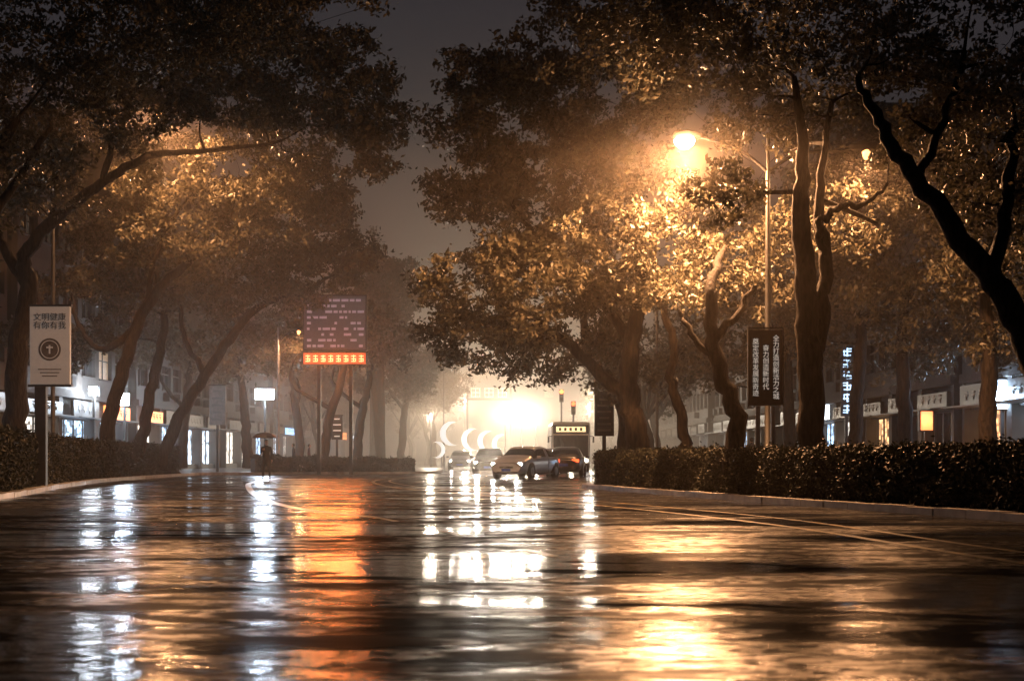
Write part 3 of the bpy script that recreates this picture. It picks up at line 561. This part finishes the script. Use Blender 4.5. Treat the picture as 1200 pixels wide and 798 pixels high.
# ------------------------------------------------------------ people
def person(name,loc,rz,h=1.72,coat=(.02,.02,.025),umb=True,legs=(.22,-.2)):
    e=empty(name,loc,rz); s=h/1.72
    J=[(0,0,.95),(0,0,1.15),(0,.0,1.38),(0,.02,1.47),(0,.03,1.55)]
    E=[(0,1),(1,2),(2,3),(3,4)]; Rr=[(.15,.11),(.14,.1),(.16,.105),(.055,.055),(.05,.05)]
    def ad(p,r,par): J.append(p);Rr.append(r);E.append((par,len(J)-1)); return len(J)-1
    for sx,st in((-1,legs[0]),(1,legs[1])):
        a=ad((sx*.1,0,.88),(.095,.1),0); b=ad((sx*.11,st*.55+.05,.5),(.065,.07),a); c=ad((sx*.11,st,.1),(.042,.045),b); ad((sx*.12,st+.03,.045),(.045,.04),c); ad((sx*.13,st+.17,.035),(.04,.028),len(J)-1)
    a=ad((-.19,0,1.4),(.06,.06),2); b=ad((-.25,-.05,1.12),(.048,.048),a); ad((-.24,.04,.88),(.034,.034),b); hl_=(-.24,.05,.85)
    a=ad((.19,0,1.4),(.06,.06),2); 
    if umb: b=ad((.26,.06,1.16),(.048,.048),a); ad((.17,.25,1.3),(.034,.034),b); hr=(.16,.27,1.33)
    else: b=ad((.25,.04,1.12),(.048,.048),a); ad((.25,.12,.9),(.034,.034),b); hr=(.25,.13,.86)
    me=bpy.data.meshes.new('body'); me.from_pydata([(x*s,y*s,z*s) for x,y,z in J],E,[]); o=obj('body',me,e); me.materials.append(pm('clothes',coat,.8))
    o.modifiers.new('skin','SKIN')
    for i,r in enumerate(Rr): me.skin_vertices[0].data[i].radius=(r[0]*s,r[1]*s)
    me.skin_vertices[0].data[0].use_root=True; ss=o.modifiers.new('sub','SUBSURF'); ss.levels=ss.render_levels=2
    skin=pm('skin',(.45,.28,.2),.5); hair=pm('hair',(.015,.012,.01),.6)
    acc=Acc(); tube(acc,[(0,.03,1.5*s),(0,.045,1.53*s),(0,.05,1.57*s),(0,.045,1.64*s),(0,.04,1.69*s),(0,.04,1.725*s),(0,.04,1.735*s)],[.03,.055,.07,.082,.078,.045,.002],14,0)
    tube(acc,[(0,.12,1.63*s),(0,.145,1.6*s),(0,.12,1.585*s)],[.008,.016,.01],6,0)
    for sx in(-1,1):
        tube(acc,[(sx*.07,.04,1.59*s),(sx*.09,.035,1.62*s),(sx*.075,.035,1.65*s)],[.008,.014,.008],6,0); tube(acc,[(sx*.028,.115,1.635*s),(sx*.028,.125,1.635*s)],[.012,.004],8,1)
    tube(acc,[(-.022,.12,1.56*s),(0,.128,1.558*s),(.022,.12,1.56*s)],[.004,.006,.004],5,1)
    tube(acc,[(0,.0,1.56*s),(0,.005,1.62*s),(0,.015,1.69*s),(0,.03,1.74*s),(0,.035,1.755*s)],[.05,.086,.09,.055,.002],14,1)
    obj('head',acc.mesh('head',[skin,hair]),e)
    acc=Acc()
    for (hx,hy,hz),grip in((hl_,0),(hr,1 if umb else 0)):
        hx*=s;hy*=s;hz*=s
        if grip:
            tube(acc,[(hx+.02,hy-.04,hz-.03),(hx+.02,hy,hz),(hx+.015,hy+.02,hz+.02)],[.026,.035,.025],8,0)
            for k in range(4): zz=hz-.03+k*.02; tube(acc,[(hx+.02,hy+.01,zz),(hx-.0,hy+.045,zz),(hx-.03,hy+.035,zz),(hx-.028,hy+.01,zz)],[.01,.0095,.009,.006],6,0)
            tube(acc,[(hx+.01,hy-.02,hz+.02),(hx-.02,hy+.0,hz+.05),(hx-.03,hy+.02,hz+.06)],[.012,.01,.007],6,0)
        else:
            tube(acc,[(hx,hy,hz+.02),(hx,hy,hz-.03),(hx,hy,hz-.07)],[.025,.036,.03],8,0)
            for k,l in enumerate((.07,.08,.075,.055)): yy_=hy-.03+k*.02; tube(acc,[(hx,yy_,hz-.06),(hx+.005,yy_,hz-.06-l*.5),(hx+.02,yy_,hz-.06-l)],[.01,.009,.006],6,0)
            tube(acc,[(hx,hy+.03,hz-.01),(hx+.01,hy+.055,hz-.04),(hx+.015,hy+.055,hz-.075)],[.012,.01,.007],6,0)
    obj('hands',acc.mesh('hands',[skin]),e)
    if umb:
        hx,hy,hz=hr; hx*=s;hy*=s;hz*=s
        acc=Acc(); top=(hx-.05,hy-.08,hz+.75); tube(acc,[(hx-.015,hy+.025,hz-.15),(hx-.015,hy+.02,hz),top],[.01,.01,.008],6,0)
        n=16; R=.56
        V=[];Fq=[]
        for i,t in enumerate((.02,.25,.5,.75,1)):
            for j in range(n):
                a=2*math.pi*j/n; sc=1 if j%2==0 else .94; r=R*math.sin(t*1.25)/math.sin(1.25)*sc; V.append((top[0]+r*math.cos(a),top[1]+r*math.sin(a),top[2]-.27*(1-math.cos(t*1.25))/(1-math.cos(1.25))+(.02 if j%2 and i==4 else 0)))
        for i in range(4):
            for j in range(n): Fq.append((i*n+j,i*n+(j+1)%n,(i+1)*n+(j+1)%n,(i+1)*n+j))
        acc.add(V,Fq,1,False); tube(acc,[top,(top[0],top[1],top[2]+.07)],[.01,.004],6,0)
        for j in range(0,n,2): 
            b=V[4*n+j]; tube(acc,[(top[0],top[1],top[2]-.02),tuple((np.array(V[2*n+j])+[0,0,-.01])),b],[.003,.003,.003],4,0)
        obj('umbrella',acc.mesh('umbrella',[M['metal'],pm('umbrella_cloth',(.03,.03,.04),.5)]),e)
    return e
x,y,_=P(312,0,63); person('pedestrian',(x,y,0),math.radians(200))
for u,d,rz,c in((344,86,90,(.03,.03,.04)),(362,90,-80,(.08,.02,.02)),(881,60,0,(.04,.03,.03))):
    x,y,_=P(u,0,d); person('pedestrian',(x,y,.1),math.radians(rz),1.68,c,False)
# ------------------------------------------------------------ mist
def mist(dens,y0,y1,an):
    m=bpy.data.materials.new('night_mist'); m.use_nodes=True; nt=m.node_tree; nt.nodes.remove(nt.nodes['Principled BSDF'])
    vs=nt.nodes.new('ShaderNodeVolumeScatter'); vs.inputs['Density'].default_value=dens; vs.inputs['Anisotropy'].default_value=an; vs.inputs['Color'].default_value=(1,.88,.76,1)
    nt.links.new(vs.outputs[0],nt.nodes['Material Output'].inputs['Volume'])
    box('mist',(130,y1-y0,34),(0,(y0+y1)/2,16),m)
mist(.0017,27,98,.75); mist(.009,98.01,255,.6)
# ------------------------------------------------------------ world
w=bpy.data.worlds.new('World'); scene.world=w; w.use_nodes=True; nt=w.node_tree; bg=nt.nodes['Background']
sky=nt.nodes.new('ShaderNodeTexSky'); sky.sky_type='NISHITA'; sky.sun_disc=False; sky.sun_elevation=math.radians(-4); sky.sun_rotation=math.radians(20)
nt.links.new(sky.outputs[0],bg.inputs[0]); bg.inputs[1].default_value=.01
b2=nt.nodes.new('ShaderNodeBackground'); tc=nt.nodes.new('ShaderNodeTexCoord'); sp=nt.nodes.new('ShaderNodeSeparateXYZ'); r=nt.nodes.new('ShaderNodeValToRGB')
r.color_ramp.elements[0].color=(.042,.03,.026,1); r.color_ramp.elements[1].color=(.003,.007,.011,1); r.color_ramp.elements[1].position=.5
el=r.color_ramp.elements.new(.3); el.color=(.03,.026,.029,1)
nt.links.new(tc.outputs['Generated'],sp.inputs[0]); nt.links.new(sp.outputs[2],r.inputs[0]); nt.links.new(r.outputs[0],b2.inputs[0]); b2.inputs[1].default_value=1
ad=nt.nodes.new('ShaderNodeAddShader'); nt.links.new(bg.outputs[0],ad.inputs[0]); nt.links.new(b2.outputs[0],ad.inputs[1]); nt.links.new(ad.outputs[0],nt.nodes['World Output'].inputs[0])
# ------------------------------------------------------------ camera
c=bpy.data.cameras.new('camera'); c.lens=50; c.sensor_width=36; c.shift_y=136/1200; c.clip_end=3000; c.clip_start=.1
c.dof.use_dof=True; c.dof.focus_distance=50; c.dof.aperture_fstop=2.8
co=bpy.data.objects.new('camera',c); col.objects.link(co); co.location=(0,0,1); co.rotation_euler=(math.pi/2,0,0); scene.camera=co
print('done',len(bpy.data.objects))
